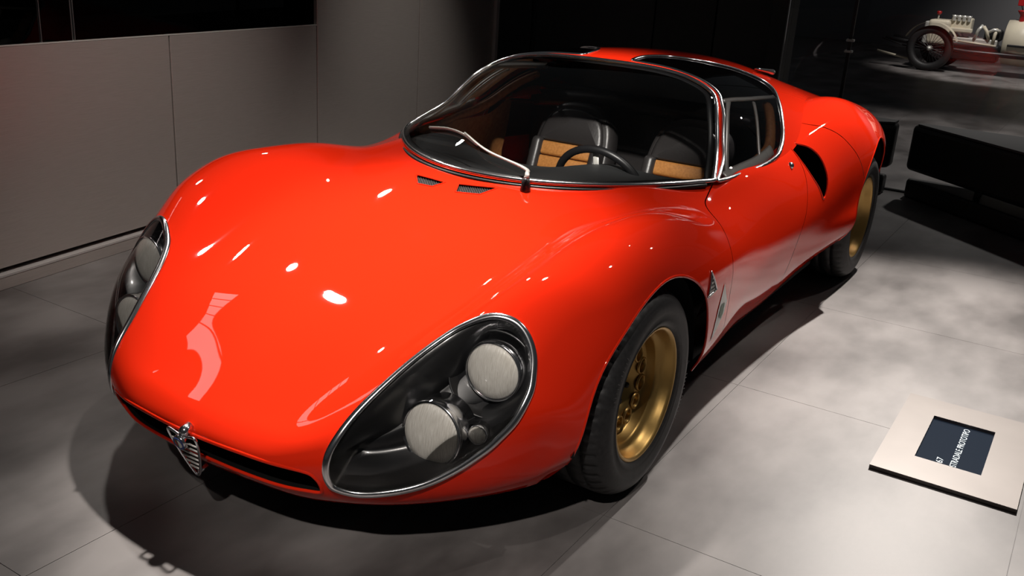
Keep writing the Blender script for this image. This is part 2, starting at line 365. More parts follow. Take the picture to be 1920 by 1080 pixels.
box('wall_cap', (-3.2, -.05, .900), (1.69, .001, .904), M['alu'], wl)
wu = box('wall_left_upper', (-3.2, -.9, .91), (1.68, -.80, 1.7), M['darkwall2']); wu.matrix_world = Mw; tag(wu, kind='structure')
for a, b in ((-3.2, -1.9), (-1.9, -.06), (-.045, .09), (.105, 1.68)): box('upper_pane', (a, -.022, .905), (b, -.012, 1.7), M['darkglass'], wu)
for s_ in (-.052, .092, .104): box('upper_mullion', (s_-.0015, -.024, .905), (s_+.0015, -.010, 1.7), M['wire'], wu)
box('wall_end_post', (3.885, -.12, 0), (3.93, .02, 3.2), M['ledge'], wl)
# back wall of charcoal panels, then the glass partition
bw = tag(box('wall_back', (-4.75, -3.2, 0), (-4.62, -.36, 4.0), M['darkwall2']), kind='structure')
for y0, y1, m_ in ((-3.0, -2.42, 'darkwall'), (-2.37, -1.37, 'darkwall'), (-1.36, -.90, 'darkwall2'), (-.89, -.48, 'darkwall')):
    box('wall_board', (-4.62, y0, 0), (-4.60, y1, 4.0), M[m_], bw, .003, 1)
box('wall_pilaster', (-4.62, -.47, 0), (-4.50, -.36, 4.0), M['darkwall'], bw, .004, 1)
gp = tag(empty('glass_partition', (-4.5, .3, 0)), 'tall clear glass partition behind the black benches', 'partition')
def child_at(o, p):
    o.parent = p; o.matrix_parent_inverse = Matrix.Translation(-Vector(p.location)); return o
for y0, y1 in ((-.35, .070), (.090, 2.0), (2.02, 3.9)): child_at(box('pane', (-4.506, y0, .008), (-4.494, y1, 3.6), M['pane']), gp)
child_at(box('pane_joint', (-4.512, .070, .0), (-4.488, .090, 3.6), M['rubber']), gp)
child_at(box('pane_joint', (-4.512, 2.0, .0), (-4.488, 2.02, 3.6), M['rubber']), gp)
for z in (.925, .855): child_at(box('glass_clamp', (-4.515, .055, z-.008), (-4.480, .105, z+.008), M['alu'], None, .003, 1), gp)
child_at(box('floor_channel', (-4.52, -.35, 0), (-4.48, 3.9, .010), M['iron']), gp)
wb = tag(box('wall_far', (-19.2, -7, 0), (-19.0, 5.5, 4.3), M['greywall']), kind='structure')
# benches
def bench(name, top, plinth, label):
    cx = sum(p[0] for p in top)/len(top); cy = sum(p[1] for p in top)/len(top)
    e = tag(empty(name, (cx, cy, 0)), label, 'bench', 'black wedge benches')
    def prism(nm, pts, z0, z1, m, bev):
        bm = bmesh.new(); vs = [bm.verts.new((x-cx, y-cy, z0)) for x, y in pts]; f = bm.faces.new(vs)
        r = bmesh.ops.extrude_face_region(bm, geom=[f]); bmesh.ops.translate(bm, verts=[v for v in r['geom'] if isinstance(v, bmesh.types.BMVert)], vec=(0, 0, z1-z0))
        bmesh.ops.recalc_face_normals(bm, faces=bm.faces)
        if bev: bmesh.ops.bevel(bm, geom=list(bm.edges), offset=bev, segments=4, affect='EDGES', profile=.5)
        return from_bm(nm, bm, m, e, False)
    prism('seat_block', top, .175, .462, M['bench'], .03)
    shr = [(cx+(x-cx)*.97, cy+(y-cy)*.97) for x, y in top]
    prism('seat_top', shr, .460, .472, M['benchtop'], 0)
    prism('plinth', plinth, 0, .118, M['bench'], .018)
    for x, y in [(cx+(x-cx)*.5, cy+(y-cy)*.5) for x, y in top]: box('support', (x-cx-.02, y-cy-.02, .11), (x-cx+.02, y-cy+.02, .18), M['iron'], e)
tri = [(-4.42, .590), (-4.36, .590), (-2.75, 2.45), (-4.42, 2.45)]
bench('wedge_bench', tri, [(x+.0, y+.02) for x, y in tri], 'long black wedge-shaped bench against the glass, fully clear of the red car')
tri = [(-4.42, .500), (-4.42, -.33), (-3.60, -.33), (-4.30, .500)]
bench('wedge_bench', tri, [(x, y-.02) for x, y in tri], 'black wedge-shaped bench against the glass, half hidden behind the red car\'s rear wheel')
# plaque
pq = tag(empty('floor_plaque', (-.85, 1.46, 0)), 'taupe information plaque with a dark inset screen lying on the floor', 'plaque')
X0, X1, Y0, Y1 = -1.13, -.525, 1.262, 1.648
a0, a1, b0_, b1_ = -.995, -.665, 1.360, 1.541
for nm, lo, hi in (('frame_side', (X0, Y0), (X1, b0_)), ('frame_side', (X0, b1_), (X1, Y1)), ('frame_end', (X0, b0_), (a0, b1_)), ('frame_end', (a1, b0_), (X1, b1_))):
    child_at(box(nm, (*lo, .001), (*hi, .013), M['plaque']), pq)
child_at(box('base_board', (X0+.006, Y0+.006, 0), (X1-.006, Y1-.006, .0012), M['rubber']), pq)
sc_ = child_at(box('screen', (a0-.02, b0_-.02, .0013), (a1+.02, b1_+.02, .0022), M['screen']), pq)
def text(name, body_, size, length, loc, parent, m):
    c = bpy.data.curves.new(name, 'FONT'); c.body = body_; c.size = size; c.extrude = .00005
    t = bpy.data.objects.new(name, c); COL.objects.link(t); bpy.context.view_layer.update()
    me = bpy.data.meshes.new_from_object(t.evaluated_get(bpy.context.evaluated_depsgraph_get()))
    bpy.data.objects.remove(t, do_unlink=True); me.materials.clear()
    o = link(name, me, m); child_at(o, parent)
    o.matrix_basis = Matrix.Translation(loc) @ Matrix.Rotation(math.pi, 4, 'Z') @ Matrix.Diagonal((length/max(v.co.x for v in me.vertices), 1, 1, 1)); return o
text('year_text', '1967', .0270, .074, (-.652, 1.434, .0024), pq, M['print'])
text('title_text', '33 STRADALE PROTOTIPO', .0262, .328, (-.652, 1.472, .0024), pq, M['print'])

# ---- bare racing chassis far behind the glass (its length runs along y)
ch = tag(empty('racing_chassis', (-14.45, -.93, 0), 0), 'bare vintage racing chassis with exposed engine and cream body behind the glass', 'racing chassis')
ch.scale = (.83, .83, .83)
def cwheel(x, y):
    w = empty('chassis_wheel'); w.parent = ch; w.location = (x, y, .40)
    lathe('tyre', [(.27,-.05),(.29,-.075),(.34,-.085),(.385,-.07),(.402,-.03),(.402,.03),(.385,.07),(.34,.085),(.29,.075),(.27,.05)], M['tyre'], w, 48, 'x', True)
    lathe('wheel_hoop', [(.272,-.05),(.26,-.03),(.26,.03),(.272,.05)], M['iron'], w, 48, 'x')
    lathe('hub_cap', [(0,.11),(.02,.105),(.032,.08),(.05,.05),(.05,-.05)], M['alu'], w, 20, 'x')
    V = []; F = []
    for i in range(28):
        a = i*2*math.pi/28; b = a+(.25 if i % 2 else -.25); p = np.array([.06, .045*math.cos(b), .045*math.sin(b)]); q = np.array([0, .262*math.cos(a), .262*math.sin(a)])
        u = np.array([.004, 0, 0]); v = np.cross(q-p, u); v = v/np.linalg.norm(v)*.004; i0 = len(V)
        for e in (p, q): V += [e+u, e+v, e-u, e-v]
        F += [(i0+j, i0+(j+1) % 4, i0+4+(j+1) % 4, i0+4+j) for j in range(4)]
    tag(mesh('spokes', V, F, M['iron'], w, False), kind='stuff')
cwheel(.62, 0); cwheel(-.62, .02); cwheel(.62, 2.75); cwheel(-.62, 2.77)
for x in (.36, -.36):
    rod('frame_rail', [(x, -.85, .50), (x, -.5, .47), (x, 0, .42), (x, .6, .38), (x, 3.0, .38)], .045, M['iron'], ch)
    sweep('leaf_spring', [(x+.12, -.88, .50), (x+.12, -.5, .40), (x+.12, 0, .36), (x+.12, .4, .40)], [[0, 0, 1.]]*4, .05, .03, M['iron'], ch)
rod('front_axle', [(.6, 0, .40), (0, 0, .34), (-.6, 0, .40)], .03, M['iron'], ch)
rod('bright_tie_bar', [(.42, -.95, .26), (.42, -.35, .16)], .022, M['cream'], ch)
box('radiator', (-.3, -.22, .42), (.3, -.12, .86), M['alu'], ch, .03, 3)
box('radiator_cowl', (-.32, -.16, .45), (.32, .22, .90), M['cream'], ch, .06, 3)
rod('radiator_cap_stem', [(0, -.05, .90), (0, -.05, 1.0)], .015, M['alu'], ch); lathe('radiator_cap', [(0,.04),(.04,.03),(.045,0),(.03,-.03),(0,-.03)], M['redknob'], ch, 20, 'z', loc=(0, -.05, 1.01))
a_ = np.linspace(.35, 2.75, 20); V = [(x, .47*math.cos(t), .40+.47*math.sin(t)) for t in a_ for x in (.52, .76)]
mesh('mudguard', V, [(2*i, 2*i+1, 2*i+3, 2*i+2) for i in range(19)], M['cream'], ch)
box('crankcase', (-.2, .18, .22), (.22, 1.10, .52), M['iron'], ch, .04, 3)
box('engine_block', (-.17, .30, .50), (.2, 1.05, .62), M['alu'], ch, .02, 2)
box('cylinder_head', (-.16, .20, .72), (.16, .56, .96), M['cream'], ch, .03, 2)
for i in range(4): lathe('intake_stack', [(.03,0),(.032,.06),(.045,.10),(.04,.10)], M['alu'], ch, 16, 'z', loc=(.17, .25+.085*i, .90))
box('carburettor_bank', (.12, .20, .70), (.24, .60, .78), M['cream'], ch, .02, 2)
for k, (y0, z0, y1, z1) in enumerate(((.66, .62, .76, .86), (.78, .84, .90, .62), (.86, .74, 1.06, .78), (.98, .52, 1.0, .82))):
    rod('engine_pipe', [(.2, y0, z0), (.24, (y0+y1)/2, (z0+z1)/2+.04), (.2, y1, z1)], .03, M['cream'] if k % 2 else M['alu'], ch)
rod('exhaust_pipe', [(.30, .32, .56), (.30, 1.05, .52)], .02, M['cream'], ch)
box('supercharger', (-.12, .80, .60), (.14, 1.10, .80), M['iron'], ch, .04, 3)
lathe('scuttle_body', [(0,0),(.30,.0),(.385,.02),(.41,.3),(.42,1.6),(.36,2.2)], M['cream'], ch, 40, 'y', loc=(0, 1.14, .60))
box('scuttle_band', (.36, 1.24, .54), (.43, 3.0, .58), M['iron'], ch, .01, 2)
lathe('filler_neck', [(.05,0),(.045,.14),(.09,.20),(.10,.22),(.05,.23),(0,.23)], M['redknob'], ch, 24, 'z', loc=(.1, 1.36, .94))
box('red_tag_plate', (.10, 1.24, 1.24), (.12, 1.34, 1.36), M['redknob'], ch, .01, 2)
rod('tag_stalk', [(.1, 1.34, 1.16), (.1, 1.30, 1.26)], .01, M['iron'], ch)

# lit display strip high on the left wall (its reflection lies along the bonnet)
lb = tag(empty('light_box', (.37, -1.79, 1.95)), 'small lit strip panel with dark cross bars mounted above the steel-panelled wall', 'light')
bk_ = box('housing', (-.325, -.05, -.10), (.325, -.005, .10), M['iron'], lb, .004, 1); lb.rotation_euler = (0, 0, math.radians(7.5))
box('lit_panel', (-.31, -.005, -.085), (.31, .0, .085), M['panel_light'], lb)
for x in (-.2, -.08, .05, .17): box('cross_bar', (x-.005, 0, -.09), (x+.005, .012, .09), M['iron'], lb)
box('wall_bracket', (-.02, -.28, -.9), (.02, -.05, .05), M['iron'], lb)
# ================================================================ THE CAR
car = tag(empty('sports_car'), 'low glossy red vintage coupe with gold wheels parked on the grey floor', 'car')
def field_poly(S, poly, q, off=0.):
    """signed 3D distance to a closed outline drawn on surface S (negative inside), in metres"""
    L = S.pos(poly); p = S.pos(q); lo, hi = poly.min(0)-.12, poly.max(0)+.12
    near = ((q > lo) & (q < hi)).all(1); f = np.full(len(q), .2)
    if near.any():
        d = dist_line(p[near], L); f[near] = np.where(in_poly(q[near], poly), -d, d)
    return f-off
def piece(name, S, q, t, m, parent, lift=0., flip=False):
    n = S.nrm(q); v = S.pos(q)+n*lift
    if flip: t = t[:, ::-1]; n = -n
    return mesh(name, v, t, m, parent, nrm=n)
mir = lambda P: np.asarray(P, float)*[1, -1]
flipm = lambda P: mir(P)[::-1]

HEAD = np.array([(.161,.478),(.135,.482),(.119,.494),(.105,.536),(.105,.592),(.110,.646),(.122,.697),(.141,.750),(.165,.797),(.206,.830),
 (.277,.824),(.344,.794),(.383,.771),(.418,.742),(.446,.711),(.470,.674),(.489,.638),(.500,.600),(.500,.566),(.468,.541),(.420,.526),(.361,.514),(.301,.501),(.243,.490),(.200,.481)])
HEAD = cr_closed(HEAD, 120)
_mt = [(.168,.0),(.168,.072),(.170,.191),(.169,.335),(.158,.425),(.140,.453),(.116,.460)]
_mb = [(.099,.450),(.099,.40),(.100,.27),(.101,.14),(.104,.06),(.105,.0)]
_half = _mt+_mb
MOUTH = cr_closed(np.array(_half+[(a, -b) for a, b in _half[::-1] if b > 0]), 160)
SCOOP = cr_closed(np.array([(2.405,.575),(2.44,.600),(2.482,.633),(2.549,.680),(2.592,.727),(2.613,.774),(2.621,.822),(2.606,.865),(2.574,.892),(2.524,.828),(2.459,.754),(2.413,.673)]), 80)
_df = cr_open([(1.80,.50),(1.79,.535),(1.68,.594),(1.633,.628),(1.586,.71),(1.545,.807),(1.535,.887),(1.55,.998),(1.565,1.073),(1.575,1.14),(1.60,1.225)], 60)
_dr = cr_open([(2.24,1.225),(2.27,1.13),(2.30,1.059),(2.345,.974),(2.375,.907),(2.395,.828),(2.411,.745),(2.405,.66),(2.398,.58),(2.38,.50)], 50)
DOOR = np.concatenate([_df, _dr])
_cl = cr_open([(2.86,.34),(2.80,.42),(2.74,.500),(2.650,.556),(2.659,.604),(2.727,.661),(2.804,.725),(2.876,.789),(2.955,.849),(3.028,.914),(3.10,1.0)], 60)
CLAM = np.concatenate([_cl, [(3.12,1.42),(4.3,1.42),(4.3,-1.42),(3.12,-1.42)], mir(_cl)[::-1]])
VENTS = [np.array([(1.252,-.186),(1.242,-.066),(1.200,-.086),(1.196,-.140)]), np.array([(1.252,-.022),(1.276,.110),(1.214,.086),(1.200,.004)])]
ARCHES = [(-.02, .235, .357), (-2.35, .285, .372)]
_by = np.linspace(0, .60, 14)
_b = [(wsb(y)[0]-.014, y) for y in _by]+[(-.80,.610),(-.95,.620),(-1.2,.628),(-1.35,.622),(-1.48,.55),(-1.62,.48),(-1.80,.40),(-1.80,0)]
PIT = np.array(_b+[(x, -y) for x, y in _b[::-1] if y > 0])

def f_arch(q):
    p = body.pos(q); f = np.full(len(p), 9.)
    for cx, cz, R in ARCHES:
        r = np.hypot(p[:, 0]-cx, p[:, 2]-cz)-R
        r = np.where(p[:, 2] < cz, np.abs(p[:, 0]-cx)-R, r)          # straight sides below the axle
        f = np.minimum(f, np.where((np.abs(p[:, 1]) > .5) | (p[:, 2] < .2), r, 9.))
    return -f
def f_pit(q):
    p = body.pos(q)[:, :2]; d = dist_line(p, PIT); return np.where(in_poly(p, PIT), d, -d)
q0, t0 = body.grid(.0125)
q0, t0 = clip(q0, t0, f_arch(q0))
q0, t0 = clip(q0, t0, f_pit(q0))
for P in [HEAD, flipm(HEAD), MOUTH, SCOOP, flipm(SCOOP)]+VENTS:
    q0, t0 = clip(q0, t0, -field_poly(body, P, q0))
GAP = .0018
qd = {}
for s, P in ((1, DOOR), (-1, flipm(DOOR))):
    fd = field_poly(body, P, q0)
    qd[s] = clip(q0, t0, fd+GAP)
    q0, t0 = clip(q0, t0, -fd+GAP)
fc = np.where(in_poly(q0, CLAM), -1., 1.)*dist_line(body.pos(q0), np.concatenate([body.pos(mir(_cl)[::-1]), body.pos(_cl)]), False)
qc, tc_ = clip(q0, t0, fc+GAP)
q0, t0 = clip(q0, t0, -fc+GAP)
piece('body_shell', body, q0, t0, M['red'], car)
piece('rear_clamshell', body, qc, tc_, M['red'], car)

# tail panel, floor pan, wheel wells
tq = np.stack([np.full(41, body.uk[-1]), np.linspace(body.vk[0], body.vk[-1], 41)], 1); tp = body.pos(tq)
mesh('tail_panel', np.concatenate([tp, [[-3.10, 0, .5]]]), [(i, i+1, 41) for i in range(40)], M['red'], car, False)
pan = [(.70,.0),(.66,.34),(.50,.56),(.40,.60),(.38,.50),(-.40,.50),(-.40,.66),(-1.97,.66),(-1.97,.50),(-2.74,.50),(-2.74,.60),(-3.05,.54),(-3.05,0)]
pan = pan+[(x, -y) for x, y in pan[::-1] if y > 0]
n_ = len(pan)
mesh('floor_pan', [(x, y, .135) for x, y in pan]+[(x, y, .19) for x, y in pan], [tuple(range(n_))[::-1], tuple(range(n_, 2*n_))]+[(i, (i+1) % n_, n_+(i+1) % n_, n_+i) for i in range(n_)], M['black'], car, False)
def arch_curve(cx, cz, R, n=40):
    """points of the body skin where the wheel arch is cut, from front sill over the top to rear sill"""
    gq, _ = body.grid(.03); gq = gq[gq[:, 1] > .4]; gp = body.pos(gq); out = []
    for a in np.linspace(math.radians(-4), math.radians(184), n):
        tgt = np.array([cx+R*math.cos(a), cz+R*math.sin(a)])
        c = gq[np.argmin(np.hypot(gp[:, 0]-tgt[0], gp[:, 2]-tgt[1])+.3*np.maximum(0, .6-gp[:, 1]))].copy()
        for _ in range(12):
            p = body.pos(c)[0]; du, dv = body.ders(c); J = np.array([[du[0, 0], dv[0, 0]], [du[0, 2], dv[0, 2]]])
            st = np.linalg.solve(J+1e-9*np.eye(2), tgt-p[[0, 2]]); c = c+np.clip(st, -.05, .05)
        out.append(c)
    return np.array(out)
for cx, cz, R in ARCHES:
    c = arch_curve(cx, cz, R); P = body.pos(c); N = body.nrm(c)
    for s in (1, -1):
        k = np.array([1, s, 1])
        sweep('arch_lip', P*k, N*k, .009, .007, M['red'], car, lift=-.0015)
        a = np.linspace(.0, math.pi, 26); v = []; f = []
        for i, t in enumerate(a):
            for y in (.745, .69, .44): v.append((cx+(R+.006)*math.cos(t), s*y, cz+(R+.006)*math.sin(t)))
        for i in range(25):
            for j in range(2): f.append((i*3+j, i*3+j+1, i*3+4+j, i*3+3+j))
        b0 = len(v); v.append((cx, s*.44, cz)); f += [(i*3+2, i*3+5, b0) for i in range(25)]
        w = mesh('wheel_well', v, f, M['black'], car, True)

# ---- mouth
Lm = body.pos(MOUTH); Nm = body.nrm(MOUTH)
sweep('mouth_lip', Lm, Nm, .010, .008, M['red'], car, True, lift=-.002)
cen = Lm.mean(0); rings = [Lm-Nm*.002, Lm*[1, 1, 1]+[-.05, 0, 0], (Lm-cen)*[1, .95, .8]+cen+[-.16, 0, 0]]
nn = len(Lm); V = np.concatenate(rings+[[cen+[-.17, 0, 0]]])
F = [(r*nn+i, r*nn+(i+1) % nn, (r+1)*nn+(i+1) % nn, (r+1)*nn+i) for r in range(2) for i in range(nn)]+[(2*nn+i, 2*nn+(i+1) % nn, 3*nn) for i in range(nn)]
mesh('grille_duct', V, F, M['black'], car)
# ---- shield badge with round emblem
sh = empty('shield_grille'); sh.parent = car
sh.matrix_local = Matrix.Translation((.832, .004, .207)) @ Matrix.Rotation(math.radians(18), 4, 'Y')
outl = cr_closed([(0,.052),(.022,.058),(.043,.062),(.047,.045),(.040,.015),(.027,-.025),(.012,-.058),(0,-.070),(-.012,-.058),(-.027,-.025),(-.040,.015),(-.047,.045),(-.043,.062),(-.022,.058)], 84)
o3 = np.stack([np.zeros(84), outl[:, 0], outl[:, 1]], 1)
sweep('shield_frame', o3, np.tile([1., 0, 0], (84, 1)), .007, .007, M['chrome'], sh, True)
for z in (.034, .018, .002, -.014, -.030, -.045):
    ys = outl[np.abs(outl[:, 1]-z) < .006][:, 0]; hw = ys.max() if len(ys) else .02
    sweep('shield_bar', [(0, -hw, z), (0, 0, z), (0, hw, z)], [[0, 0, 1.]]*3, .005, .0048, M['alu'], sh)
em = lathe('emblem', [(0,.010),(.0155,.0095),(.0185,.0085),(.0195,.004),(.0195,-.004),(0,-.004)], M['chrome'], sh, 40, 'x', loc=(.004, -.003, .040))
lathe('emblem_ring', [(.0125,.0105),(.0172,.0105),(.0172,.0098),(.0125,.0098)], M['blue'], sh, 40, 'x', True, loc=(.004, -.003, .040))
for w_, m_, nm in ((-1, 'white', 'emblem_cross_field'), (1, 'green', 'emblem_serpent_field')):
    a = np.linspace(math.pi/2, math.pi/2+w_*math.pi, 17)
    mesh(nm, [(.0147, -.003, .040)]+[(.0147, -.003+.012*math.cos(t), .040+.012*math.sin(t)) for t in a], [(0, i, i+1) for i in range(1, 17)], M[m_], sh, False)
for lo, hi in (((.0148, -.0125, .0385), (.0154, -.0035, .0415)), ((.0148, -.0095, .032), (.0154, -.0065, .048))): box('emblem_cross', lo, hi, M['redknob'], sh)
lathe('badge_boss', [(0,.010),(.010,.008),(.0135,0),(.0135,-.02),(0,-.02)], M['chrome'], sh, 24, 'x', loc=(-.008, 0, .060))
rod('lower_stay', [(-.004, 0, -.066), (-.03, 0, -.066)], .005, M['chrome'], sh)

# ---- headlights
def lamp(name, parent, loc, r, ax, depth):
    e = lathe(name, [(0,.016),(r*.35,.0145),(r*.7,.010),(r*.93,.003),(r,-.004),(r,-.012),(0,-.012)], M['lens'], parent, 48, 'x')
    b = lathe(name.replace('lens', 'bezel'), [(r*.97,.001),(r*1.03,.004),(r*1.08,-.001),(r*1.08,-depth),(r*.9,-depth)], M['chrome'], parent, 48, 'x')
    Mx = Matrix.Translation(loc) @ Vector((1, 0, 0)).rotation_difference(Vector(ax)).to_matrix().to_4x4()
    e.matrix_local = Mx; b.matrix_local = Mx
    return Mx
for s in (1, -1):
    P = HEAD if s > 0 else flipm(HEAD); k = np.array([1, s, 1])
    g, gt = body.grid(.007); lo, hi = P.min(0)-.05, P.max(0)+.05
    sel = ((g > lo) & (g < hi)).all(1); keep = sel[gt].all(1); use, gt = np.unique(gt[keep], return_inverse=True); g = g[use]; gt = gt.reshape(-1, 3)
    g, gt = clip(g, gt, field_poly(body, P, g))
    d = dist_line(body.pos(g), body.pos(P)); tt = np.clip(d/.048, 0, 1); dep = .004+.100*(tt*tt*(3-2*tt))
    hb = empty('headlight'); hb.parent = car
    mesh('headlight_bucket', body.pos(g)-body.nrm(g)*dep[:, None], gt, M['gloss_black'], hb)
    piece('headlight_cover', body, g, gt, M['cover'], hb, .001)
    sweep('headlight_trim', body.pos(P), body.nrm(P), .018, .012, M['chrome'], hb, True, 12, .001)
    lamp('upper_lens', hb, (.464, s*.584, .453), .066, (1, s*.10, .06), .05)
    lamp('lower_lens', hb, (.586, s*.509, .322), .073, (1, s*.04, .10), .07)
    Mx = lamp('side_lens', hb, (.545, s*.606, .336), .021, (1, s*.25, .08), .03)
    ds = lathe('lamp_dish', [(.066,-.02),(.080,-.012),(.096,.002),(.099,.008),(.102,.002)], M['gloss_black'], hb, 48, 'x')
    ds.matrix_local = Matrix.Translation((.452, s*.575, .440)) @ Vector((1, 0, 0)).rotation_difference(Vector((1, s*.3, .45))).to_matrix().to_4x4()

# ---- side scoops
for s in (1, -1):
    P = SCOOP if s > 0 else flipm(SCOOP); L = body.pos(P); N = body.nrm(P); n = len(L); c = L.mean(0)
    sweep('scoop_lip', L, N, .008, .007, M['red'], car, True, lift=-.002)
    off1, off2 = np.array([-.06, -s*.035, 0]), np.array([-.22, -s*.14, 0])
    R1 = (L-c)*.95+c+off1; R2 = (L-c)*.8+c+off2
    V = np.concatenate([L-N*.002, R1, R2, [c+off2]])
    F = [(r*n+i, r*n+(i+1) % n, (r+1)*n+(i+1) % n, (r+1)*n+i) for r in range(2) for i in range(n)]+[(2*n+i, 2*n+(i+1) % n, 3*n) for i in range(n)]
    mesh('scoop_duct', V, F, M['black'], car)  # black colour stands in for the deep shade inside the intake

# ---- cowl vents with wire mesh
for P in VENTS:
    c = P.mean(0); L = body.pos(cr_open(np.concatenate([P, P[:1]]), 41)[:-1]); ql = np.concatenate([np.linspace(P[i], P[(i+1) % 4], 10, endpoint=False) for i in range(4)])
    L = body.pos(ql); N = body.nrm(ql); n = len(L)
    ve = empty('cowl_vent'); ve.parent = car
    cc = L.mean(0); V = np.concatenate([L, L-N*.03, [cc-N.mean(0)*.03]])
    mesh('vent_well', V, [(i, (i+1) % n, n+(i+1) % n, n+i) for i in range(n)]+[(n+i, n+(i+1) % n, 2*n) for i in range(n)], M['black'], ve)
    V = []; F = []
    x0, x1, y0, y1 = ql[:, 0].min(), ql[:, 0].max(), ql[:, 1].min(), ql[:, 1].max()
    for sg in (1, -1):
        for b in np.arange(-.3, .3, .0095):
            tt = np.linspace(0, 1, 60); ln = np.stack([x0+(x1-x0)*tt, (y0+y1)/2+b+sg*(x1-x0)*(tt-.5)], 1)
            ok = in_poly(ln, ql)
            if ok.sum() < 2: continue
            ln = ln[ok][[0, -1]]; p = body.pos(ln)-body.nrm(ln)*(.006+.0008*sg); nv = body.nrm(ln)[0]
            t = p[1]-p[0]; t /= np.linalg.norm(t); w = np.cross(t, nv)*.0013; h = nv*.0013; i0 = len(V)
            for e in p: V += [e+w, e+h, e-w, e-h]
            F += [(i0+j, i0+(j+1) % 4, i0+4+(j+1) % 4, i0+4+j) for j in range(4)]
    tag(mesh('vent_mesh', V, F, M['wire'], ve, False), kind='stuff')
    sweep('vent_edge', L, N, .006, .004, M['red'], ve, True, 8)

# ---- windscreen
_w = [(.012,0),(.012,.15),(.012,.3),(.012,.45),(.012,.58),(.014,.66),(.03,.705),(.08,.712),(.137,.697),(.27,.664),(.394,.631),(.574,.580),(.70,.538),(.752,.517),(.783,.494),(.796,.462),(.801,.41),(.803,.355),(.797,.221),(.788,.098),(.784,0)]
WIND = cr_closed(np.array(_w+[(a, -b) for a, b in _w[::-1] if b > 0]), 240)
_g = [(.10,.722),(.22,.694),(.394,.657),(.554,.611),(.694,.567),(.77,.531),(.812,.500),(.828,.45),(.830,.35),(.830,.245),(.826,.151),(.832,.108),(.87,.102),(.949,.112),(1.041,.157),(1.096,.241),(1.163,.32),(1.270,.38),(1.36,.44),(1.385,.482),(1.350,.530),(1.228,.588),(1.136,.637),(1.061,.68),(.999,.703),(.923,.716),(.748,.720),(.446,.719),(.211,.720)]
SIDE = cr_closed(np.array(_g), 220)
qk, tk = can.grid(.0125)
qw, tw = clip(qk, tk, field_poly(can, WIND, qk))
fw_ = field_poly(can, WIND, qk); qk, tk = clip(qk, tk, -fw_)
qs = {}
for s, P in ((1, SIDE), (-1, flipm(SIDE))):
    f = field_poly(can, P, qk); qs[s] = clip(qk, tk, f); qk, tk = clip(qk, tk, -f)
piece('roof_panel', can, qk, tk, M['red'], car)
hq, ht = clip(qk, tk, qk[:, 0]-1.75)
hq, ht = clip(hq, ht, .6-hq[:, 0])
piece('headliner', can, hq, ht, M['black'], car, -.012)
piece('windscreen', can, qw, tw, M['glass'], car)
sweep('windscreen_trim', can.pos(WIND), can.nrm(WIND), .015, .011, M['chrome'], car, True, 12, .002)
ys = np.linspace(-.60, .60, 61); bp = wsb(ys); nb = []
sweep('windscreen_rubber', bp+[[.008, 0, -.010]], np.tile([.5, 0, .9], (61, 1)), .014, .016, M['rubber'], car)
V = np.concatenate([bp+[[-.004, 0, 0]], bp+[[.004, 0, -.045]]]); mesh('windscreen_seal', V, [(i, i+1, 62+i, 61+i) for i in range(60)], M['rubber'], car)
inner = .5*(WIND-WIND.mean(0))*[.955, .965]*2+WIND.mean(0)
sweep('inner_seal', can.pos(inner), can.nrm(inner), .022, .006, M['rubber'], car, True, 8, -.006)

# ---- doors: skin > window, trims, frames, card, lock
for s in (1, -1):
    k = np.array([1, s, 1]); sv = np.array([1, s])
    dq, dt = qd[s]; door = piece('door', body, dq, dt, M['red'], car)
    wq, wt = qs[s]; P = SIDE if s > 0 else flipm(SIDE)
    piece('door_window', can, wq, wt, M['smoke'], door)
    sweep('window_trim', can.pos(P), can.nrm(P), .014, .010, M['chrome'], door, True, 10, .002)
    def bar(nm, pts, w, h, m, lift):
        c = cr_open(np.array(pts)*sv, 24); sweep(nm, can.pos(c), can.nrm(c), w, h, m, door, lift=lift, seg=8)
    bar('window_rail', [(.80,.525),(.956,.545),(1.10,.553),(1.27,.560)], .020, .010, M['alu'], -.008)
    bar('window_divider', [(.993,.565),(.888,.638),(.771,.712)], .016, .010, M['alu'], -.008)
    bar('window_front_frame', [(.837,.535),(.641,.605),(.371,.682),(.25,.715)], .020, .010, M['alu'], -.008)
    bar('window_sill', [(.25,.706),(.45,.704),(.748,.706),(.92,.698)], .040, .010, M['alu'], -.006)
    bar('inner_window_trim', [(.20,.712),(.45,.712),(.748,.712),(.90,.704),(.99,.688),(1.06,.655),(1.13,.615),(1.20,.575)], .05, .03, M['brown'], -.035)
    lk = body.pos(np.array([(2.313,.686*s)])); ln_ = body.nrm(np.array([(2.313,.686*s)]))[0]
    lo_ = lathe('door_lock', [(0,.010),(.006,.009),(.011,.004),(.013,0),(.013,-.006),(0,-.006)], M['chrome'], door, 24, 'x')
    lo_.matrix_local = Matrix.Translation(lk[0]) @ Vector((1, 0, 0)).rotation_difference(Vector(ln_)).to_matrix().to_4x4()
    V = []; xs = np.linspace(-.78, -1.46, 24)
    zt = lambda x: .685+.10*max(0, (-x-1.25)/.25)**1.5
    for x in xs:
        for y, z in ((.60, zt(x)), (.615, .62), (.64, .50), (.64, .36), (.60, .22)): V.append((x, s*y, z))
    F = [(i*5+j, i*5+j+1, i*5+6+j, i*5+5+j) for i in range(23) for j in range(4)]
    mesh('door_card', V, F, M['brown'], door)

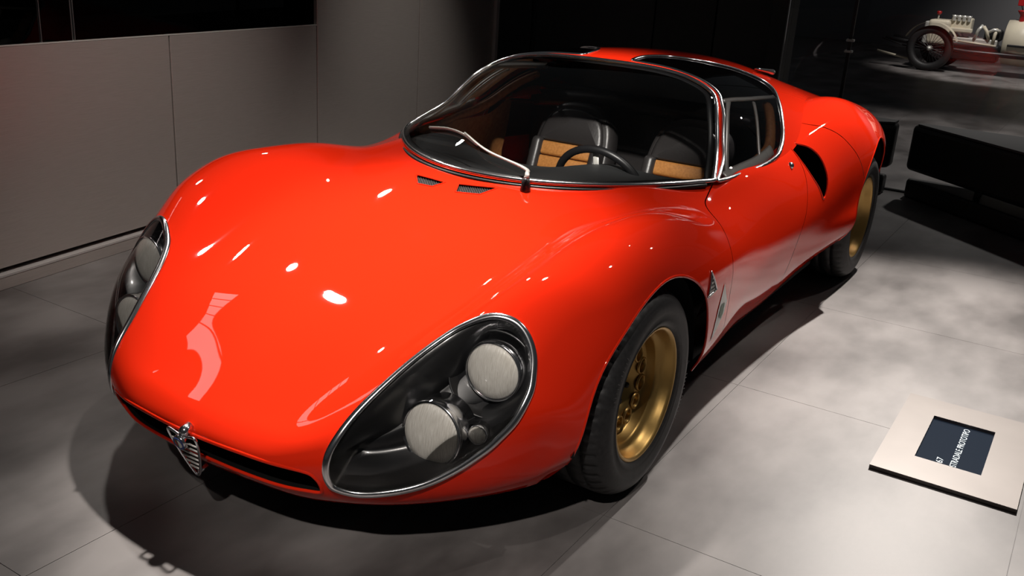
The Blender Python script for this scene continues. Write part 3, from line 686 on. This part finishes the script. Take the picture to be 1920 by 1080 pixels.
# ---- wiper
wp = empty('wiper'); wp.parent = car
hitw = lambda u, v, h: (can.pos((u, v))+can.nrm((u, v))*h)[0]
lathe('wiper_pivot', [(0,.034),(.012,.032),(.013,.01),(.016,0),(.016,-.02),(0,-.02)], M['gloss_black'], wp, 20, 'z', loc=(-.290, .190, .672))
b0 = np.array([-.290, .190, .704])
A = cr_open([b0, b0+[-.012, -.004, .012], hitw(.045, .125, .022), hitw(.10, -.02, .020), hitw(.165, -.16, .018)], 24)
sweep('wiper_arm', A, np.tile([.3, 0, .95], (24, 1)), np.linspace(.017, .007, 24), np.linspace(.012, .005, 24), M['alu'], wp)
Bq = cr_open([hitw(.13, -.08, .010), hitw(.165, -.17, .010), hitw(.17, -.26, .010), hitw(.14, -.37, .008)], 20)
sweep('wiper_blade', Bq, np.tile([.3, 0, .95], (20, 1)), .007, .010, M['alu'], wp)
sweep('wiper_rubber', Bq-[[.002, 0, .007]], np.tile([.3, 0, .95], (20, 1)), .004, .008, M['rubber'], wp)

# ---- small fittings
hp = cr_open([can.pos((1.62, .36))[0]+[0, 0, .012], can.pos((1.75, .365))[0]+[0, 0, .018], can.pos((1.86, .37))[0]+[0, 0, .024]], 10)
sweep('clamshell_catch', hp, np.tile([0, 0, 1.], (10, 1)), .022, np.linspace(.010, .024, 10), M['chrome'], car)
def decal(name, pts, m, lift, s, parent):
    q = np.array(pts)*[1, s]
    me = mesh(name, body.pos(q)+body.nrm(q)*lift, [tuple(range(len(q))) if s < 0 else tuple(range(len(q)))[::-1]], m, parent, False); return me
def dense(pts, n=8):
    pts = np.array(pts); return np.concatenate([np.linspace(pts[i], pts[(i+1) % len(pts)], n, endpoint=False) for i in range(len(pts))])
for s in (1, -1):
    T = [(1.318,.905),(1.368,.968),(1.300,.976)]
    bd = empty('coachbuilder_badge'); bd.parent = car
    dq = dense(T)*[1, s]; sweep('badge_frame', body.pos(dq), body.nrm(dq), .006, .006, M['chrome'], bd, True, 8, .002)
    decal('badge_field', dense(T), M['rubber'], .001, s, bd)
    c = np.mean(T, 0)
    for i in range(4):
        w = .004+.0085*i; v = .928+.012*i
        for j in range(i+1): 
            u = 1.329-.5*w+(j+.5)*w/(i+1)*1.6-.3*w
            decal('badge_fleck', [(u-.003, v-.003), (u+.003, v-.003), (u+.003, v+.003), (u-.003, v+.003)], M['white'], .0025, s, bd)
    cv = empty('clover_sticker'); cv.parent = car
    decal('white_triangle', dense([(1.452,.968),(1.528,1.045),(1.520,1.080),(1.424,1.150)]), M['white'], .0015, s, cv)
    cx, cy = 1.478, 1.062
    for a in (45, 135, 225, 315):
        lx, ly = cx+.0145*math.cos(math.radians(a)), cy+.0145*math.sin(math.radians(a))
        th = np.linspace(0, 2*math.pi, 16, endpoint=False); r = .0140*(1-.22*np.cos(th-math.radians(a)))
        decal('clover_leaf', np.stack([lx+r*np.cos(th), ly+r*np.sin(th)], 1)[::-1], M['green'], .003, s, cv)
    decal('clover_stem', [(cx-.002, cy), (cx+.002, cy), (cx+.012, cy+.028), (cx+.007, cy+.03)], M['green'], .003, s, cv)

# ---- wheels
def make_wheel():
    w = empty('wheel'); w.parent = car
    def tread(a, prof):
        r = np.zeros((len(a), len(prof))); sh = (prof[:, 0] > .270) & (prof[:, 0] < .2795)
        r[np.ix_(np.arange(len(a)) % 5 == 0, sh)] = -.006
        tr = (prof[:, 0] >= .2795); r[np.ix_(np.arange(len(a)) % 10 == 3, tr)] = -.004
        return r
    tp = [(.174,-.010),(.181,.002),(.186,.008),(.200,.014),(.201,.0125),(.222,.017),(.240,.015),(.256,.007),(.266,-.003),(.2705,-.010),(.2745,-.017),(.278,-.030),(.2795,-.042),(.275,-.044),(.275,-.048),(.280,-.050),(.280,-.090),(.275,-.092),(.275,-.096),(.280,-.098),(.280,-.140),(.275,-.142),(.275,-.146),(.2795,-.148),(.277,-.165),(.272,-.180),(.255,-.195),(.225,-.205),(.19,-.2),(.174,-.18)]
    lathe('tyre', tp, M['tyre'], w, 240, 'y', True, tread)
    lathe('rim', [(.176,-.012),(.183,-.006),(.1835,.002),(.180,.006),(.175,.004),(.171,-.004),(.168,-.016),(.163,-.026),(.158,-.034),(.151,-.037),(.148,-.044),(.146,-.066),(.141,-.073),(.134,-.075),(.132,-.084),(.17,-.12),(.176,-.17)], M['gold'], w, 72)
    fz = lambda r: np.interp(r, [.04, .055, .072, .085, .100, .115, .125, .134], [-.098, -.092, -.074, -.064, -.061, -.064, -.069, -.075])
    nr, na = 30, 240; rr = np.linspace(.040, .134, nr); aa = np.linspace(0, 2*math.pi, na+1)
    R, A_ = np.meshgrid(rr, aa, indexing='ij'); q = np.stack([R.ravel(), A_.ravel()], 1); i = np.arange(nr*(na+1)).reshape(nr, na+1)
    a, b, c, d = i[:-1, :-1].ravel(), i[1:, :-1].ravel(), i[1:, 1:].ravel(), i[:-1, 1:].ravel(); t = np.concatenate([np.stack([a, b, c], 1), np.stack([a, c, d], 1)])
    ctr = [(.100*math.cos(x), .100*math.sin(x)) for x in np.arange(12)*math.pi/6+.2]
    xy = lambda q: np.stack([q[:, 0]*np.cos(q[:, 1]), q[:, 0]*np.sin(q[:, 1])], 1)
    f = np.full(len(q), -9.)
    for cc in ctr: f = np.maximum(f, .0195-np.linalg.norm(xy(q)-cc, axis=1))
    q, t = clip(q, t, f); p = xy(q); yy = fz(q[:, 0])
    mesh('wheel_disc', np.stack([p[:, 0], yy, p[:, 1]], 1), t[:, ::-1], M['gold'], w)
    yc = float(fz(np.array([.100]))[0]); V = []; aa = np.linspace(0, 2*math.pi, 20, endpoint=False)
    for r, y in ((.0245, -.001), (.0235, .004), (.0205, .005), (.0185, .002), (.0185, -.022)): V += [(r*math.cos(x), y, r*math.sin(x)) for x in aa]
    F = [(k*20+j, k*20+(j+1) % 20, (k+1)*20+(j+1) % 20, (k+1)*20+j) for k in range(4) for j in range(20)]; lip0 = None
    for cx, cz in ctr:
        if lip0 is None: lip0 = mesh('hole_lip', V, F, M['gold'], w); lp = lip0
        else: lp = link('hole_lip', lip0.data, None, w)
        lp.location = (cx, yc, cz)
    lathe('brake_disc', [(.0,-.115),(.13,-.115),(.13,-.125),(0,-.125)], M['iron'], w, 40)
    lathe('hub', [(0,-.080),(.016,-.080),(.020,-.086),(.036,-.090),(.046,-.100)], M['iron'], w, 32)
    for j in range(6):
        a = j*math.pi/3+.3
        lathe('wheel_nut', [(0,-.072),(.006,-.072),(.008,-.076),(.008,-.096)], M['iron'], w, 6, loc=(.050*math.cos(a), 0, .050*math.sin(a)))
    V = []; F = []
    for j in range(26):                                               # raised moulded marks on the sidewall
        a = .25+j*.045+(0 if j < 13 else 2.4); r0 = .232+.003*(j % 2); hh = .008+.003*((j*7) % 3); i0 = len(V)
        for r, e in ((r0, -.006), (r0, .002), (r0+hh, .002), (r0+hh, -.006)): V.append((r*math.cos(a+e), .0172 if r < .24 else .0165, r*math.sin(a+e)))
        F.append((i0, i0+1, i0+2, i0+3))
    tag(mesh('sidewall_marks', V, F, M['rubber'], w, False), kind='stuff')
    return w
w0 = make_wheel()
def copy_tree(o, parent):
    c = o.copy(); COL.objects.link(c); c.parent = parent
    for ch in list(o.children): copy_tree(ch, c)
    return c
for i, (x, y, z, sc, s) in enumerate([(0, .767, .280, 1, 1), (-2.35, .757, .290, 1.035, 1), (0, -.767, .280, 1, -1), (-2.35, -.757, .290, 1.035, -1)]):
    w = w0 if i == 0 else copy_tree(w0, car)
    w.location = (x, y, z); w.scale = (sc, sc, sc); w.rotation_euler = (0, .4*i, 0) if s > 0 else (0, .4*i, math.pi)

# ---- cabin
xs = np.linspace(0, 1, 22); V = []
yy = np.linspace(-.56, .56, 33)
for t in xs:
    for y in yy:
        x = float(wsb(y)[0])-.03-t*(.40-.05*abs(y)); z = .664+.012*y*y-.012*t*t*4*.5
        hood = math.exp(-((y-.23)/.15)**2)*max(0, min(1, (t-.25)/.5)); z += .050*hood*(1-.3*t); x -= .05*hood*t
        if t > .93: z -= .05*(t-.93)/.07
        V.append((x, y, z))
nb = len(yy); F = [(i*nb+j, (i+1)*nb+j, (i+1)*nb+j+1, i*nb+j+1) for i in range(21) for j in range(nb-1)]
b0 = len(V); V += [(V[21*nb+j][0]+.02, yy[j], .40) for j in range(nb)]; F += [(21*nb+j, b0+j, b0+j+1, 21*nb+j+1) for j in range(nb-1)]
mesh('dashboard', V, F, M['dash'], car)
sw = empty('steering_wheel'); sw.parent = car
sw.matrix_local = Matrix.Translation((-.765, .205, .585)) @ Matrix.Rotation(math.radians(-68), 4, 'Y')
a = np.linspace(0, 2*math.pi, 64, endpoint=False); rod('wheel_rim', np.stack([.165*np.cos(a), .165*np.sin(a), 0*a], 1), .0135, M['rubber'], sw, 12, True)
for t in (0, 2.1, 4.2): sweep('spoke', [(.03*math.cos(t), .03*math.sin(t), -.02), (.155*math.cos(t), .155*math.sin(t), 0)], [[0, 0, 1.]]*2, .022, .004, M['alu'], sw)
lathe('horn_boss', [(0,.0),(.03,-.004),(.038,-.014),(.036,-.05),(0,-.05)], M['rubber'], sw, 28, 'z')
rod('steering_column', [(0, 0, -.03), (0, 0, -.2)], .022, M['rubber'], sw)
def cushion(name, lo, hi, m, parent, bev):
    o = box(name, lo, hi, m, parent, bev, 4, True); return o
def make_seat():
    st = empty('seat'); st.parent = car
    bk = empty('seat_back'); bk.parent = st; bk.matrix_local = Matrix.Translation((-.02, 0, .20)) @ Matrix.Rotation(math.radians(-20), 4, 'Y')
    ol = cr_closed([(-.175,0),(-.185,.2),(-.178,.36),(-.15,.455),(-.09,.505),(0,.518),(.09,.505),(.15,.455),(.178,.36),(.185,.2),(.175,0),(0,-.01)], 72)
    def slab(nm, sc_, x0, x1, m, zc=.26, cl=None):
        o2 = (ol-[0, zc])*sc_+[0, zc]
        if cl: o2 = np.stack([o2[:, 0], np.clip(o2[:, 1], cl[0], cl[1])], 1)
        n = len(o2); V = []; 
        for (x, e) in ((x0, .93), (x0+(x1-x0)*.25, 1.), (x0+(x1-x0)*.7, 1.), (x1-.004, .95), (x1, .88)):
            c = o2.mean(0); q = (o2-c)*e+c; V += [(x, p[0], p[1]) for p in q]
        F = [(r*n+i, r*n+(i+1) % n, (r+1)*n+(i+1) % n, (r+1)*n+i) for r in range(4) for i in range(n)]+[tuple(range(n))[::-1], tuple(4*n+i for i in range(n))]
        return mesh(nm, V, F, m, bk)
    slab('back_shell', 1.0, -.07, .03, M['leather'])
    slab('head_panel', .84, .02, .055, M['leather'], .27, (.33, .6))
    for i in range(5): cushion('back_rib', (.025, -.135, .02+.062*i), (.062, .135, .079+.062*i), M['tan'], bk, .012)
    for s in (-1, 1): cushion('side_bolster', (-.03, s*.135-.03 if s < 0 else .115, .0), (.085, -.115 if s < 0 else .165, .34), M['leather'], bk, .022)
    cushion('seat_base', (-.02, -.19, .06), (.48, .19, .16), M['leather'], st, .03)
    for i in range(6): cushion('seat_rib', (.05+.068*i, -.13, .14), (.115+.068*i, .13, .182), M['tan'], st, .012)
    for s in (-1, 1): cushion('thigh_bolster', (.03, s*.16-.03, .12), (.46, s*.16+.03, .21), M['leather'], st, .022)
    return st
s0 = make_seat(); s0.location = (-1.30, .255, .07)
def deep_copy(o, parent):
    c = o.copy(); COL.objects.link(c); c.parent = parent
    for ch in list(o.children): deep_copy(ch, c)
    return c
s1 = deep_copy(s0, car); s1.location = (-1.30, -.265, .07)
box('bulkhead', (-1.66, -.60, .16), (-1.62, .60, .80), M['leather'], car, .012)
sweep('bulkhead_roll', [(-1.60, y, .765-.10*y*y) for y in np.linspace(-.56, .56, 25)], np.tile([0, 0, 1.], (25, 1)), .10, .075, M['leather'], car)
rq = np.stack([np.full(33, 1.46), np.linspace(-.62, .62, 33)], 1); rt_ = can.pos(rq)-can.nrm(rq)*.014
V = np.concatenate([rt_, rt_*[1, 1, 0]+[[.04, 0, .66]]]); mesh('rear_window', V, [(i, i+1, 34+i, 33+i) for i in range(32)], M['gloss_black'], car)
box('centre_tunnel', (-1.6, -.06, .18), (-.75, .06, .34), M['leather'], car, .03, 3)
rod('gear_lever', [(-1.02, 0, .33), (-1.05, 0, .44)], .006, M['chrome'], car)
lathe('gear_knob', [(0,.02),(.012,.016),(.019,0),(.012,-.016),(0,-.02)], M['rubber'], car, 20, 'z', loc=(-1.052, 0, .455))
